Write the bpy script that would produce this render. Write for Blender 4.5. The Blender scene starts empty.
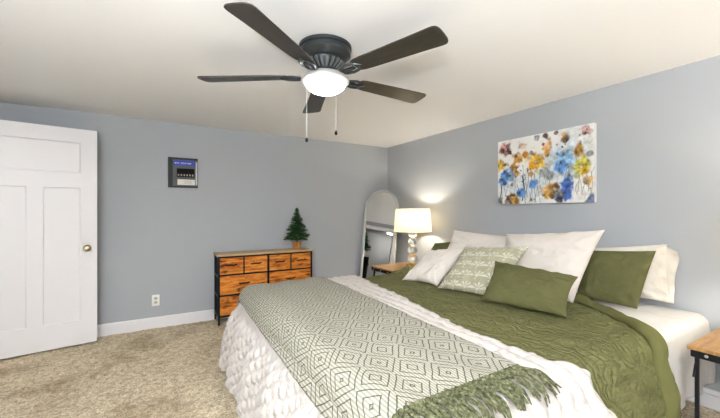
import bpy, bmesh, math, random
import numpy as np
from mathutils import Vector, Matrix, Euler

random.seed(7); np.random.seed(7)
SC = bpy.context.scene
COL = SC.collection
PI = math.pi

# ------------------------------------------------------------------ camera, world, light, exposure
FW = np.array([.5113, .8594]); RT = np.array([.8594, -.5113])
CAM_H = 1.26; FPX = 340.0
cam = bpy.data.cameras.new('camera'); cam_o = bpy.data.objects.new('camera', cam); COL.objects.link(cam_o)
cam.sensor_width = 36.0; cam.lens = FPX/720*36.0
cam.shift_y = 3.0/720
cam.clip_start = .02
cam_o.location = (0, 0, CAM_H)
cam_o.rotation_euler = (PI/2, 0, math.atan2(FW[1], FW[0]) - PI/2)
SC.camera = cam_o

WORLD_STRENGTH = 0.5
FAN_EMIT = 18.0
LAMP_W = 14.0
WIN_FILL_W = 10.0
UPLIGHT_FILL_W = 310.0
SC.view_settings.view_transform = 'Standard'; SC.view_settings.look = 'None'
SC.view_settings.gamma = 1.0; SC.view_settings.use_curve_mapping = False
SC.view_settings.exposure = 0.52

w = bpy.data.worlds.new('sky'); SC.world = w; w.use_nodes = True
w.node_tree.nodes['Background'].inputs[0].default_value = (.80, .88, 1.0, 1)
w.node_tree.nodes['Background'].inputs[1].default_value = WORLD_STRENGTH

# room: right wall at x=RX, back wall at y=BY, left wall x=LX, near wall y=NY
RX, BY, LX, NY, HC = 3.079, 4.336, -1.42, -1.35, 2.26
ADDED_WIN = (0.05, 1.95, .95, 2.0)     # x0,x1,z0,z1 of the window added in the near wall for fill light

wl = bpy.data.lights.new('added_fill_light', 'AREA'); wl.shape = 'RECTANGLE'; wl.size = ADDED_WIN[1]-ADDED_WIN[0]; wl.size_y = ADDED_WIN[3]-ADDED_WIN[2]
wl.energy = WIN_FILL_W; wl.color = (.93, .97, 1.0)  # added fill shining in through the added window
wlo = bpy.data.objects.new('added_fill_light', wl); COL.objects.link(wlo)
wlo.location = ((ADDED_WIN[0]+ADDED_WIN[1])/2, NY-.30, (ADDED_WIN[2]+ADDED_WIN[3])/2); wlo.rotation_euler = (-PI/2, 0, PI)
wlo.rotation_euler = (PI/2, 0, 0)

# ------------------------------------------------------------------ materials
def mat(name, col, rough=.6, metal=0, spec=.5):
    m = bpy.data.materials.new(name); m.use_nodes = True
    p = m.node_tree.nodes['Principled BSDF']
    p.inputs['Base Color'].default_value = (*col, 1); p.inputs['Roughness'].default_value = rough
    p.inputs['Metallic'].default_value = metal
    p.inputs['Specular IOR Level'].default_value = spec
    return m
def N(m, t, **k):
    n = m.node_tree.nodes.new(t)
    for a, b in k.items():
        if a in n.inputs: n.inputs[a].default_value = b
        else: setattr(n, a, b)
    return n
def L(m, a, b): m.node_tree.links.new(a, b)
def P(m): return m.node_tree.nodes['Principled BSDF']
def coords(m, uv=False, scale=(1,1,1), rot=(0,0,0)):
    tc = N(m, 'ShaderNodeTexCoord'); mp = N(m, 'ShaderNodeMapping')
    mp.inputs['Scale'].default_value = scale; mp.inputs['Rotation'].default_value = rot
    L(m, tc.outputs['UV' if uv else 'Object'], mp.inputs[0]); return mp.outputs[0]
def noise(m, co, scale, detail=3, rough=.5, dist=0):
    n = N(m, 'ShaderNodeTexNoise'); n.inputs['Scale'].default_value = scale; n.inputs['Detail'].default_value = detail
    n.inputs['Roughness'].default_value = rough; n.inputs['Distortion'].default_value = dist
    L(m, co, n.inputs['Vector']); return n.outputs['Fac']
def ramp(m, fac, stops):
    r = N(m, 'ShaderNodeValToRGB'); e = r.color_ramp.elements
    while len(e) < len(stops): e.new(.5)
    for el, (p, c) in zip(e, stops): el.position = p; el.color = (*c, 1) if len(c) == 3 else c
    L(m, fac, r.inputs[0]); return r.outputs[0]
def bump(m, h, strength=.3, dist=.01, normal=None):
    b = N(m, 'ShaderNodeBump'); b.inputs['Strength'].default_value = strength; b.inputs['Distance'].default_value = dist
    L(m, h, b.inputs['Height'])
    if normal: L(m, normal, b.inputs['Normal'])
    L(m, b.outputs[0], P(m).inputs['Normal']); return b.outputs[0]
def mth(m, op, a, b=None, c=None):
    n = N(m, 'ShaderNodeMath'); n.operation = op
    for i, v in enumerate((a, b, c)):
        if v is None: continue
        if isinstance(v, (int, float)): n.inputs[i].default_value = v
        else: L(m, v, n.inputs[i])
    return n.outputs[0]
def mixc(m, fac, a, b):
    n = N(m, 'ShaderNodeMix'); n.data_type = 'RGBA'
    for s, v in ((n.inputs[0], fac), (n.inputs[6], a), (n.inputs[7], b)):
        if isinstance(v, (int, float)): s.default_value = v
        elif isinstance(v, tuple): s.default_value = (*v, 1)
        else: L(m, v, s)
    return n.outputs[2]

M = {}
def paint(name, col, bs=.15):
    m = mat(name, col, .75, spec=.3); c = coords(m)
    bump(m, noise(m, c, 220, 3), bs, .002); M[name] = m
paint('wall', (.388, .403, .418)); paint('ceiling', (.86, .855, .855)); paint('white_trim', (.82, .80, .80), .03)
P(M['white_trim']).inputs['Roughness'].default_value = .35
paint('tan_soffit', (.50, .42, .32))

m = mat('carpet', (.5, .4, .28), .95, spec=.1); c = coords(m)
n1 = noise(m, c, 95, 4, .7); n2 = noise(m, c, 2.2, 4, .6); n3 = noise(m, c, 22, 3, .6)
a = ramp(m, n1, [(.30, (.27, .215, .14)), (.50, (.70, .60, .44)), (.70, (.98, .89, .73))])
b = ramp(m, n3, [(.35, (.74, .71, .66)), (.62, (1.06, 1.05, 1.03))])
d = ramp(m, n2, [(.36, (.72, .68, .62)), (.52, (1.03, 1.02, 1))])
x = N(m, 'ShaderNodeMix'); x.data_type = 'RGBA'; x.blend_type = 'MULTIPLY'; x.inputs[0].default_value = 1; L(m, a, x.inputs[6]); L(m, b, x.inputs[7])
y = N(m, 'ShaderNodeMix'); y.data_type = 'RGBA'; y.blend_type = 'MULTIPLY'; y.inputs[0].default_value = 1; L(m, x.outputs[2], y.inputs[6]); L(m, d, y.inputs[7])
L(m, y.outputs[2], P(m).inputs['Base Color'])
bump(m, mth(m, 'ADD', n1, mth(m, 'MULTIPLY', n3, 1.2)), .9, .012); M['carpet'] = m

m = mat('black_metal', (.008, .008, .009), .5, spec=.2); M['black_metal'] = m
M['black_fabric'] = mat('black_fabric', (.012, .014, .018), .9, spec=.1)
m = mat('rustic_wood', (.5, .2, .05), .6, spec=.2); c = coords(m, scale=(1, 6, 7))
nn = noise(m, c, 3.2, 6, .62, 1.2); n2 = noise(m, coords(m, scale=(1, 3, 3.5)), 7, 3, .5, .6)
a = ramp(m, nn, [(.30, (.11, .028, .006)), (.42, (.46, .13, .016)), (.56, (.66, .235, .035)), (.75, (.76, .35, .075))])
k = ramp(m, n2, [(.30, (.08, .05, .04)), (.44, (1, 1, 1))])
x = N(m, 'ShaderNodeMix'); x.data_type = 'RGBA'; x.blend_type = 'MULTIPLY'; x.inputs[0].default_value = .85; L(m, a, x.inputs[6]); L(m, k, x.inputs[7])
L(m, x.outputs[2], P(m).inputs['Base Color']); M['rustic_wood'] = m
m = mat('pull_wood', (.035, .014, .006), .6, spec=.2); M['pull_wood'] = m
m = mat('top_wood', (.5, .36, .18), .40); c = coords(m, scale=(1.5, 12, 8))
nn = noise(m, c, 3, 5, .6, .8); L(m, ramp(m, nn, [(.3, (.30, .19, .085)), (.55, (.50, .34, .16)), (.75, (.60, .44, .24))]), P(m).inputs['Base Color']); M['top_wood'] = m
m = mat('tan_wood', (.5, .36, .18), .35); c = coords(m, scale=(2, 14, 8))
nn = noise(m, c, 3, 5, .6, .8); L(m, ramp(m, nn, [(.3, (.20, .10, .03)), (.55, (.36, .20, .07)), (.75, (.46, .28, .11))]), P(m).inputs['Base Color']); M['tan_wood'] = m

def fabric(name, col, weave=700, bs=.25, wr=18, ws=.35, var=.12, sheen=.1, wd=.02):
    m = mat(name, col, .9, spec=.12); c = coords(m)
    v = noise(m, c, 9, 4, .6); f = noise(m, c, weave, 2)
    L(m, mixc(m, mth(m, 'ADD', mth(m, 'MULTIPLY', v, .6), mth(m, 'MULTIPLY', f, .4)), tuple(x*(1-var) for x in col), tuple(min(1, x*(1+var)) for x in col)), P(m).inputs['Base Color'])
    w_ = noise(m, c, wr, 3, .5, .4)
    b1 = N(m, 'ShaderNodeBump'); b1.inputs['Strength'].default_value = ws; b1.inputs['Distance'].default_value = wd; L(m, w_, b1.inputs['Height'])
    bump(m, f, bs, .002, b1.outputs[0]); M[name] = m; return m
fabric('cream_linen', (.67, .615, .55), 500, .3, 13, .4); fabric('white_cotton', (.58, .565, .545), 700, .1, 14, .5); fabric('ivory_cotton', (.66, .615, .54), 700, .1, 14, .6)
fabric('green_linen', (.105, .103, .041), 450, .6, 14, .6, .3); fabric('green_lining', (.115, .112, .040), 450, .3, 12, .5, .2)
fabric('blanket', (.53, .49, .455), 160, .6, 45, .5, .05)
fabric('mattress_cloth', (.8, .79, .77))
# crinkled quilt: long irregular stitched seams
m = fabric('quilt', (.140, .138, .056), 320, .5, 16, .3, .25)
c = coords(m, True); nz = noise(m, c, 5, 3, .5)
sx = N(m, 'ShaderNodeSeparateXYZ'); L(m, c, sx.inputs[0])
wv = mth(m, 'SINE', mth(m, 'ADD', mth(m, 'MULTIPLY', sx.outputs[0], 62), mth(m, 'MULTIPLY', nz, 26)))
cr = noise(m, coords(m, True, (10, 26, 10)), 1.6, 4, .6, 1.0)
hh = mth(m, 'ADD', mth(m, 'MULTIPLY', mth(m, 'POWER', mth(m, 'ABSOLUTE', wv), .5), .5), cr)
bump(m, hh, .9, .022)

# throw: nested diamonds, olive grey on off white
m = mat('throw', (.6, .6, .5), .95, spec=.1); c = coords(m, True); sx = N(m, 'ShaderNodeSeparateXYZ'); L(m, c, sx.inputs[0])
nz = noise(m, c, 11, 2); nz2 = noise(m, coords(m, True, (60, 420, 1)), 1, 2)
uu = mth(m, 'ADD', sx.outputs[0], mth(m, 'MULTIPLY', mth(m, 'SUBTRACT', nz, .5), .02)); vv = mth(m, 'ADD', sx.outputs[1], mth(m, 'MULTIPLY', mth(m, 'SUBTRACT', noise(m, coords(m, True, (1, 1, 1), (0, 0, 1)), 9, 2), .5), .02))
def tri(v, per): return mth(m, 'ABSOLUTE', mth(m, 'MULTIPLY', mth(m, 'SUBTRACT', mth(m, 'FRACT', mth(m, 'DIVIDE', v, per)), .5), 2.0))
dd = mth(m, 'ADD', tri(uu, .165), tri(vv, .20))
q = mth(m, 'FRACT', mth(m, 'ADD', mth(m, 'MULTIPLY', dd, 2.5), .25))
line = mth(m, 'SMOOTH_MIN', mth(m, 'MULTIPLY', mth(m, 'SUBTRACT', mth(m, 'ADD', .02, mth(m, 'MULTIPLY', nz2, .22)), mth(m, 'ABSOLUTE', mth(m, 'SUBTRACT', q, .5))), 12), 1.0, .1)
line = mth(m, 'MAXIMUM', line, 0)
wv = mth(m, 'MULTIPLY', mth(m, 'ADD', mth(m, 'SINE', mth(m, 'MULTIPLY', sx.outputs[0], 520)), 1), .5)
light = mixc(m, mth(m, 'MULTIPLY', mth(m, 'ADD', wv, nz2), .5), (.175, .168, .125), (.55, .53, .455))
dark = mixc(m, nz2, (.045, .048, .026), (.125, .13, .08))
L(m, mixc(m, line, light, dark), P(m).inputs['Base Color'])
bump(m, mth(m, 'ADD', mth(m, 'MULTIPLY', line, -.8), mth(m, 'ADD', wv, nz2)), .5, .006); M['throw'] = m
m = mat('fringe', (.16, .175, .085), .95, spec=.1); c = coords(m)
L(m, ramp(m, noise(m, c, 90, 2), [(.3, (.028, .030, .014)), (.55, (.105, .108, .056)), (.8, (.25, .25, .16))]), P(m).inputs['Base Color']); M['fringe'] = m

def attr_mat(name, rough=.8, weave=0):
    m = mat(name, (1, 1, 1), rough, spec=.2); a = N(m, 'ShaderNodeVertexColor'); a.layer_name = 'paint'
    L(m, a.outputs[0], P(m).inputs['Base Color'])
    if weave: bump(m, noise(m, coords(m), weave, 2), .3, .003)
    M[name] = m
attr_mat('canvas_paint', .6, 600); attr_mat('embroidered', .9, 450)
M['canvas_edge'] = mat('canvas_edge', (.78, .77, .74), .7)

M['gunmetal'] = mat('gunmetal', (.055, .062, .066), .38, .75)
m = mat('blade', (.03, .025, .02), .33); c = coords(m, scale=(2, 22, 1)); nn = noise(m, c, 3, 4, .6, .5)
L(m, ramp(m, nn, [(.3, (.016, .0145, .012)), (.7, (.042, .036, .026))]), P(m).inputs['Base Color']); M['blade'] = m
m = mat('silver_ring', (.45, .45, .44), .4, .4); M['silver_ring'] = m; M['hub_silver'] = mat('hub_silver', (.20, .21, .21), .35, .7)
m = mat('bowl_glass', (1, 1, 1), .3); P(m).inputs['Emission Color'].default_value = (1.0, .97, .94, 1); P(m).inputs['Emission Strength'].default_value = FAN_EMIT; M['bowl_glass'] = m
M['brass'] = mat('brass', (.42, .35, .22), .28, 1.0); M['gold'] = mat('gold', (.70, .50, .18), .22, 1.0); M['chrome'] = mat('chrome', (.42, .42, .42), .3, 1.0)
m = mat('lamp_glass', (.96, .98, .96), .015); P(m).inputs['Transmission Weight'].default_value = .96; P(m).inputs['IOR'].default_value = 1.45; P(m).inputs['Coat Weight'].default_value = .3; M['lamp_glass'] = m
# lamp shade: thin cloth that lets the bulb through
m = bpy.data.materials.new('shade_cloth'); m.use_nodes = True; nt = m.node_tree; nt.nodes.clear()
o = N(m, 'ShaderNodeOutputMaterial'); df = N(m, 'ShaderNodeBsdfDiffuse'); tr = N(m, 'ShaderNodeBsdfTranslucent'); mx = N(m, 'ShaderNodeMixShader')
df.inputs[0].default_value = (.86, .80, .66, 1); tr.inputs[0].default_value = (.82, .76, .62, 1); mx.inputs[0].default_value = .5
L(m, df.outputs[0], mx.inputs[1]); L(m, tr.outputs[0], mx.inputs[2]); L(m, mx.outputs[0], o.inputs[0]); M['shade_cloth'] = m
M['mirror'] = mat('mirror', (.86, .87, .87), .01, 1.0); M['mirror_frame'] = mat('mirror_frame', (.42, .415, .40), .4)
m = mat('pane', (1, 1, 1), .0); P(m).inputs['Transmission Weight'].default_value = 1; P(m).inputs['IOR'].default_value = 1.0; M['pane'] = m
M['plate'] = mat('plate', (.80, .78, .70), .4); M['socket'] = mat('socket', (.50, .48, .36), .4)
M['grey_metal'] = mat('grey_metal', (.085, .092, .09), .6, .1); M['dark_grey'] = mat('dark_grey', (.035, .04, .04), .6, spec=.2)
M['steel'] = mat('steel', (.55, .55, .53), .35, .6); M['blue_label'] = mat('blue_label', (.03, .06, .42), .6); M['white_ink'] = mat('white_ink', (.75, .78, .9), .5)
M['breaker'] = mat('breaker', (.006, .006, .006), .6, spec=.1); M['toggle'] = mat('toggle', (.45, .40, .30), .4); M['label_card'] = mat('label_card', (.72, .68, .62), .6); M['card_print'] = mat('card_print', (.35, .28, .25), .6)
m = mat('needles', (.02, .07, .02), .8, spec=.15); c = coords(m)
L(m, ramp(m, noise(m, c, 40, 2), [(.3, (.006, .028, .008)), (.6, (.025, .085, .022)), (.8, (.07, .15, .05))]), P(m).inputs['Base Color']); M['needles'] = m
M['bark'] = mat('bark', (.06, .03, .015), .8)
M['frost'] = mat('frost', (.55, .55, .40), .8)
m = mat('pot', (.55, .27, .07), .5); c = coords(m, scale=(6, 6, 1)); L(m, ramp(m, noise(m, c, 10, 3), [(.35, (.33, .13, .025)), (.65, (.62, .32, .09))]), P(m).inputs['Base Color']); M['pot'] = m

# ------------------------------------------------------------------ mesh helpers
def link(name, me, mt, parent=None, smooth=True, loc=None, rot=None):
    o = bpy.data.objects.new(name, me); COL.objects.link(o)
    if mt: me.materials.append(M[mt] if isinstance(mt, str) else mt)
    if parent: o.parent = parent
    if loc is not None: o.location = loc
    if rot is not None: o.rotation_euler = rot
    me.polygons.foreach_set('use_smooth', [smooth]*len(me.polygons))
    return o
def obj(name, bm, mt, parent=None, smooth=True, loc=None, rot=None, auto=True):
    bmesh.ops.recalc_face_normals(bm, faces=bm.faces)
    me = bpy.data.meshes.new(name); bm.to_mesh(me); bm.free()
    o = link(name, me, mt, parent, smooth, loc, rot)
    if smooth and auto: me.set_sharp_from_angle(angle=math.radians(38))
    return o
def empty(name, loc=(0, 0, 0), rz=0):
    o = bpy.data.objects.new(name, None); COL.objects.link(o); o.location = loc; o.rotation_euler = (0, 0, rz); o.empty_display_size = .1
    return o
def tag(o, label=None, cat=None, group=None, kind=None):
    if label: o['label'] = label
    if cat: o['category'] = cat
    if group: o['group'] = group
    if kind: o['kind'] = kind
    return o
def BM(): return bmesh.new()
def box(bm, x0, x1, y0, y1, z0, z1, bev=0, seg=2, mtx=None):
    r = bmesh.ops.create_cube(bm, size=1); vs = r['verts']
    bmesh.ops.scale(bm, vec=(x1-x0, y1-y0, z1-z0), verts=vs)
    bmesh.ops.translate(bm, vec=((x0+x1)/2, (y0+y1)/2, (z0+z1)/2), verts=vs)
    if bev:
        es = list({e for v in vs for e in v.link_edges})
        g = bmesh.ops.bevel(bm, geom=es, offset=bev, segments=seg, profile=.5, affect='EDGES'); vs = list({v for f in g['faces'] for v in f.verts} | {v for v in vs if v.is_valid})
    if mtx is not None: bmesh.ops.transform(bm, matrix=mtx, verts=vs)
    return bm
def lathe(bm, prof, seg=32, c=(0, 0, 0), cap=True, mtx=None):
    rings = []
    for r, z in prof:
        rings.append([bm.verts.new((c[0]+max(r, 1e-4)*math.cos(2*PI*i/seg), c[1]+max(r, 1e-4)*math.sin(2*PI*i/seg), c[2]+z)) for i in range(seg)])
    for a, b in zip(rings, rings[1:]):
        for i in range(seg): bm.faces.new((a[i], a[(i+1) % seg], b[(i+1) % seg], b[i]))
    if cap:
        bm.faces.new(rings[0][::-1]); bm.faces.new(rings[-1])
    if mtx is not None: bmesh.ops.transform(bm, matrix=mtx, verts=[v for r in rings for v in r])
    return bm
def tube(bm, pts, rad, seg=6):
    pts = [Vector(p) for p in pts]; n = len(pts)
    if not hasattr(rad, '__len__'): rad = [rad]*n
    rings = []
    up = Vector((.13, .29, .95))
    for i, p in enumerate(pts):
        t = (pts[min(i+1, n-1)] - pts[max(i-1, 0)]).normalized()
        s = t.cross(up)
        if s.length < .05: s = t.cross(Vector((1, 0, 0)))
        s.normalize(); q = t.cross(s)
        rings.append([bm.verts.new(p + rad[i]*(math.cos(2*PI*k/seg)*s + math.sin(2*PI*k/seg)*q)) for k in range(seg)])
    for a, b in zip(rings, rings[1:]):
        for k in range(seg): bm.faces.new((a[k], a[(k+1) % seg], b[(k+1) % seg], b[k]))
    bm.faces.new(rings[0][::-1]); bm.faces.new(rings[-1]); return bm
def prism(bm, poly, z0, z1, mtx=None):
    a = [bm.verts.new((x, y, z0)) for x, y in poly]; b = [bm.verts.new((x, y, z1)) for x, y in poly]; n = len(poly)
    bm.faces.new(a[::-1]); bm.faces.new(b)
    for i in range(n): bm.faces.new((a[i], a[(i+1) % n], b[(i+1) % n], b[i]))
    if mtx is not None: bmesh.ops.transform(bm, matrix=mtx, verts=a+b)
    return bm
def grid_mesh(name, Pm, uv=None, colr=None, thick=0, closed_back=None):
    """Pm: (nu,nv,3) array -> mesh; a cloth gets a real underside 'thick' below along the normal."""
    nu, nv = Pm.shape[:2]
    V = Pm.reshape(-1, 3); idx = np.arange(nu*nv).reshape(nu, nv)
    F = np.stack([idx[:-1, :-1], idx[1:, :-1], idx[1:, 1:], idx[:-1, 1:]], -1).reshape(-1, 4)
    if thick or closed_back is not None:
        B = closed_back if closed_back is not None else Pm - grid_normals(Pm)*thick
        n = nu*nv; V = np.concatenate([V, B.reshape(-1, 3)]); F2 = F[:, ::-1] + n
        per = np.concatenate([idx[:-1, 0], idx[-1, :-1], idx[:0:-1, -1], idx[0, :0:-1]])
        q = np.roll(per, -1); F3 = np.stack([per, per+n, q+n, q], -1)
        F = np.concatenate([F, F2, F3])
    me = bpy.data.meshes.new(name); me.from_pydata(V.tolist(), [], F.tolist())
    if uv is not None:
        U = uv.reshape(-1, 2)
        if len(V) > len(U): U = np.concatenate([U, U])
        l = me.uv_layers.new(name='UVMap'); vi = np.empty(len(me.loops), dtype=np.int32); me.loops.foreach_get('vertex_index', vi)
        l.data.foreach_set('uv', U[vi].astype(np.float32).ravel())
    if colr is not None:
        C = colr.reshape(-1, 3)
        if len(V) > len(C): C = np.concatenate([C, C])
        at_ = me.color_attributes.new('paint', 'FLOAT_COLOR', 'POINT')
        at_.data.foreach_set('color', np.concatenate([C, np.ones((len(C), 1))], 1).astype(np.float32).ravel())
    me.update(); return me
def grid_normals(Pm):
    du = np.gradient(Pm, axis=0); dv = np.gradient(Pm, axis=1); n = np.cross(du, dv)
    return n/np.maximum(np.linalg.norm(n, axis=-1, keepdims=True), 1e-9)
# smooth value noise in numpy
_tab = np.random.RandomState(3).rand(256, 256)
def vnoise(x, y):
    xi = np.floor(x).astype(int); yi = np.floor(y).astype(int); fx = x-xi; fy = y-yi
    fx = fx*fx*(3-2*fx); fy = fy*fy*(3-2*fy); g = lambda a, b: _tab[a % 256, b % 256]
    return (g(xi, yi)*(1-fx)+g(xi+1, yi)*fx)*(1-fy) + (g(xi, yi+1)*(1-fx)+g(xi+1, yi+1)*fx)*fy - .5
def fbm(x, y, o=4):
    s = 0; a = 1
    for i in range(o): s = s + a*vnoise(x*2**i+17*i, y*2**i+31*i); a *= .5
    return s
def smooth(a, b, x):
    t = np.clip((x-a)/(b-a), 0, 1); return t*t*(3-2*t)

# a ray of the photograph, used once to work out real positions of the soft things
def on(x, y, axis, v):
    o = (x-360)/FPX; d = np.array([*(FW+o*RT), -(y-212)/FPX]); org = np.array([0, 0, CAM_H]); i = 'XYZ'.index(axis)
    return org + d*(v-org[i])/d[i]
def on_plane(x, y, p, n):
    o = (x-360)/FPX; d = np.array([*(FW+o*RT), -(y-212)/FPX]); org = np.array([0, 0, CAM_H])
    return org + d*np.dot(p-org, n)/np.dot(d, n)

# ------------------------------------------------------------------ room shell
gx = np.linspace(LX-.1, RX+.1, 290); gy = np.linspace(NY-.1, BY+.1, 360)
X, Y = np.meshgrid(gx, gy, indexing='ij')
Z = -.006 + .008*fbm(X*28, Y*28, 3) + .004*fbm(X*4, Y*4, 2)
tag(link('floor', grid_mesh('floor', np.stack([X, Y, Z], -1)), 'carpet'), kind='structure')
def struct(name, bm, mt, parent=None, smooth=False):
    o = obj(name, bm, mt, parent, smooth)
    if not parent: tag(o, kind='structure')
    return o
T = .12
struct('ceiling', box(BM(), LX-T, RX+T, NY-T, BY+T, HC, HC+.1), 'ceiling')
struct('wall_back', box(BM(), LX-T, RX+T, BY, BY+T, -.05, HC+.05), 'wall')
struct('wall_right', box(BM(), RX, RX+T, NY-T, BY, -.05, HC+.05), 'wall')
DY0, DY1, DZ = 3.14, 4.03, 2.06       # doorway in the left wall
b = BM(); box(b, LX-T, LX, NY-T, DY0, -.05, HC+.05); box(b, LX-T, LX, DY1, BY, -.05, HC+.05); box(b, LX-T, LX, DY0, DY1, DZ, HC+.05)
struct('wall_left', b, 'wall')
b = BM(); box(b, LX, ADDED_WIN[0], NY-T, NY, -.05, HC+.05); box(b, ADDED_WIN[1], RX, NY-T, NY, -.05, HC+.05)
box(b, ADDED_WIN[0], ADDED_WIN[1], NY-T, NY, -.05, ADDED_WIN[2]); box(b, ADDED_WIN[0], ADDED_WIN[1], NY-T, NY, ADDED_WIN[3], HC+.05)
struct('wall_front', b, 'wall')
# hall behind the doorway
b = BM(); box(b, LX-T-1.1, LX-T, DY0-.3, DY0-.25, 0, HC); box(b, LX-T-1.1, LX-T, DY1+.25, DY1+.3, 0, HC); box(b, LX-T-1.15, LX-T-1.1, DY0-.3, DY1+.3, 0, HC); box(b, LX-T-1.15, LX-T, DY0-.3, DY1+.3, HC, HC+.05); box(b, LX-T-1.15, LX-T, DY0-.3, DY1+.3, -.06, -.01)
struct('trim_5', b, 'wall')
def baseboard(name, p0, p1, nrm):
    p0 = Vector((*p0, 0)); p1 = Vector((*p1, 0)); n = Vector((*nrm, 0)); prof = [(0, -.01), (.016, -.01), (.016, .080), (.011, .084), (.013, .092), (.008, .110), (0, .113)]
    bm = BM(); a = [bm.verts.new(p0+n*t+Vector((0, 0, z))) for t, z in prof]; c_ = [bm.verts.new(p1+n*t+Vector((0, 0, z))) for t, z in prof]; k = len(prof)
    bm.faces.new(a); bm.faces.new(c_[::-1])
    for i in range(k): bm.faces.new((a[i], c_[i], c_[(i+1) % k], a[(i+1) % k]))
    struct(name, bm, 'white_trim')
baseboard('baseboard_back', (LX, BY), (RX, BY), (0, -1)); baseboard('baseboard_right', (RX, NY), (RX, BY-.016), (-1, 0))
baseboard('baseboard_left', (LX, NY), (LX, DY0-.09), (1, 0)); baseboard('baseboard_front', (LX+.016, NY), (RX-.016, NY), (0, 1))
# door casing
b = BM(); box(b, LX-T, LX+.018, DY0-.09, DY0-.0, 0, DZ+.09, .004); box(b, LX-T, LX+.018, DY1, DY1+.09, 0, DZ+.09, .004); box(b, LX-T, LX+.018, DY0, DY1, DZ, DZ+.09, .004)
struct('trim_1', b, 'white_trim')
# window added out of view to let fill light in
b = BM()
for x0, x1, z0, z1 in ((ADDED_WIN[0]-.07, ADDED_WIN[0], ADDED_WIN[2]-.07, ADDED_WIN[3]+.07), (ADDED_WIN[1], ADDED_WIN[1]+.07, ADDED_WIN[2]-.07, ADDED_WIN[3]+.07), (ADDED_WIN[0], ADDED_WIN[1], ADDED_WIN[2]-.07, ADDED_WIN[2]), (ADDED_WIN[0], ADDED_WIN[1], ADDED_WIN[3], ADDED_WIN[3]+.07), ((ADDED_WIN[0]+ADDED_WIN[1])/2-.03, (ADDED_WIN[0]+ADDED_WIN[1])/2+.03, ADDED_WIN[2], ADDED_WIN[3])):
    box(b, x0, x1, NY-T*.6, NY+.02, z0, z1)
wf = struct('added_window_1', b, 'white_trim')
obj('added_window_pane', box(BM(), ADDED_WIN[0], ADDED_WIN[1], NY-.06, NY-.055, ADDED_WIN[2], ADDED_WIN[3]), 'pane', wf, False)

# door leaf, three recessed panels
DW, DT = .87, .036; ang = math.atan2(.159, .987)
door = empty('door_1', (-.51, 4.167, .012), ang); tag(door, 'white open three panel door with a tarnished brass knob, standing against the back wall', kind='structure')
H = 2.03
def leaf():
    bm = BM(); panels = [(-.745, -.125, 1.615, 1.90), (-.745, -.49, .225, 1.475), (-.385, -.125, .225, 1.475)]
    xs = sorted({-DW, 0, *[p[0] for p in panels], *[p[1] for p in panels]}); zs = sorted({0, H, *[p[2] for p in panels], *[p[3] for p in panels]})
    for side, y in ((-1, -DT), (1, 0.0)):
        vt = {(x, z): bm.verts.new((x, y, z)) for x in xs for z in zs}
        for x0, x1 in zip(xs, xs[1:]):
            for z0, z1 in zip(zs, zs[1:]):
                cx, cz = (x0+x1)/2, (z0+z1)/2
                if any(p[0] < cx < p[1] and p[2] < cz < p[3] for p in panels): continue
                f = [vt[x0, z0], vt[x1, z0], vt[x1, z1], vt[x0, z1]]
                bm.faces.new(f if side < 0 else f[::-1])
        for x0, x1, z0, z1 in panels:
            prev = [bm.verts.new((x, y, z)) for x, z in ((x0, z0), (x1, z0), (x1, z1), (x0, z1))]
            for ins, dep in ((.004, .007), (.010, .010), (.010, .010)):
                cur = [bm.verts.new((x, y-side*dep, z)) for x, z in ((x0+ins, z0+ins), (x1-ins, z0+ins), (x1-ins, z1-ins), (x0+ins, z1-ins))]
                for i in range(4):
                    f = (prev[i], prev[(i+1) % 4], cur[(i+1) % 4], cur[i]); bm.faces.new(f if side < 0 else f[::-1])
                prev = cur
            bm.faces.new(prev if side < 0 else prev[::-1])
    for x in (-DW, 0): 
        bm.faces.new([bm.verts.new(p) for p in ((x, -DT, 0), (x, 0, 0), (x, 0, H), (x, -DT, H))])
    for z in (0, H): bm.faces.new([bm.verts.new(p) for p in ((-DW, -DT, z), (0, -DT, z), (0, 0, z), (-DW, 0, z))])
    bmesh.ops.remove_doubles(bm, verts=bm.verts, dist=1e-5); return bm
obj('door_leaf', leaf(), 'white_trim', door, False)
rx = Matrix.Translation((-.075, -DT, .905)) @ Matrix.Rotation(PI/2, 4, 'X')
kn = obj('door_knob', lathe(BM(), [(.031, 0), (.031, .004), (.024, .009), (.011, .012), (.010, .03), (.018, .036), (.027, .046), (.029, .056), (.024, .066), (.012, .071), (0, .072)], 24, mtx=rx), 'brass', door)
kn['label'] = 'tarnished brass knob'
obj('latch_plate', box(BM(), -.0005, .0015, -.030, -.006, .865, .945), 'brass', door, False)
for z in (.25, 1.0, 1.78): obj('hinge', lathe(BM(), [(.007, 0), (.007, .09)], 10, c=(-DW-.004, .004, z)), 'brass', door)

# ------------------------------------------------------------------ ceiling fan
FX, FY = .871, 1.874
fan = empty('ceiling_fan', (FX, FY, HC)); tag(fan, 'dark five blade ceiling fan with a glowing bowl light on the white ceiling', 'ceiling fan')
obj('motor_housing', lathe(BM(), [(.150, 0), (.158, -.005), (.158, -.022), (.150, -.026), (.153, -.031), (.153, -.058), (.147, -.063), (.141, -.068), (.128, -.082), (.112, -.090), (.0, -.090)], 48), 'gunmetal', fan)
obj('flywheel_hub', lathe(BM(), [(.106, -.090), (.110, -.095), (.100, -.118), (.074, -.136), (.066, -.148), (.070, -.165), (.0, -.165)], 40), 'gunmetal', fan)
b = BM()
for i in range(20):
    a = 2*PI*i/20; tube(b, [(.102*math.cos(a), .102*math.sin(a), -.090), (.111*math.cos(a), .111*math.sin(a), -.104), (.095*math.cos(a), .095*math.sin(a), -.122), (.070*math.cos(a), .070*math.sin(a), -.142)], [.006, .010, .008, .004], 6)
obj('hub_ornament', b, 'hub_silver', fan)
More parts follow.
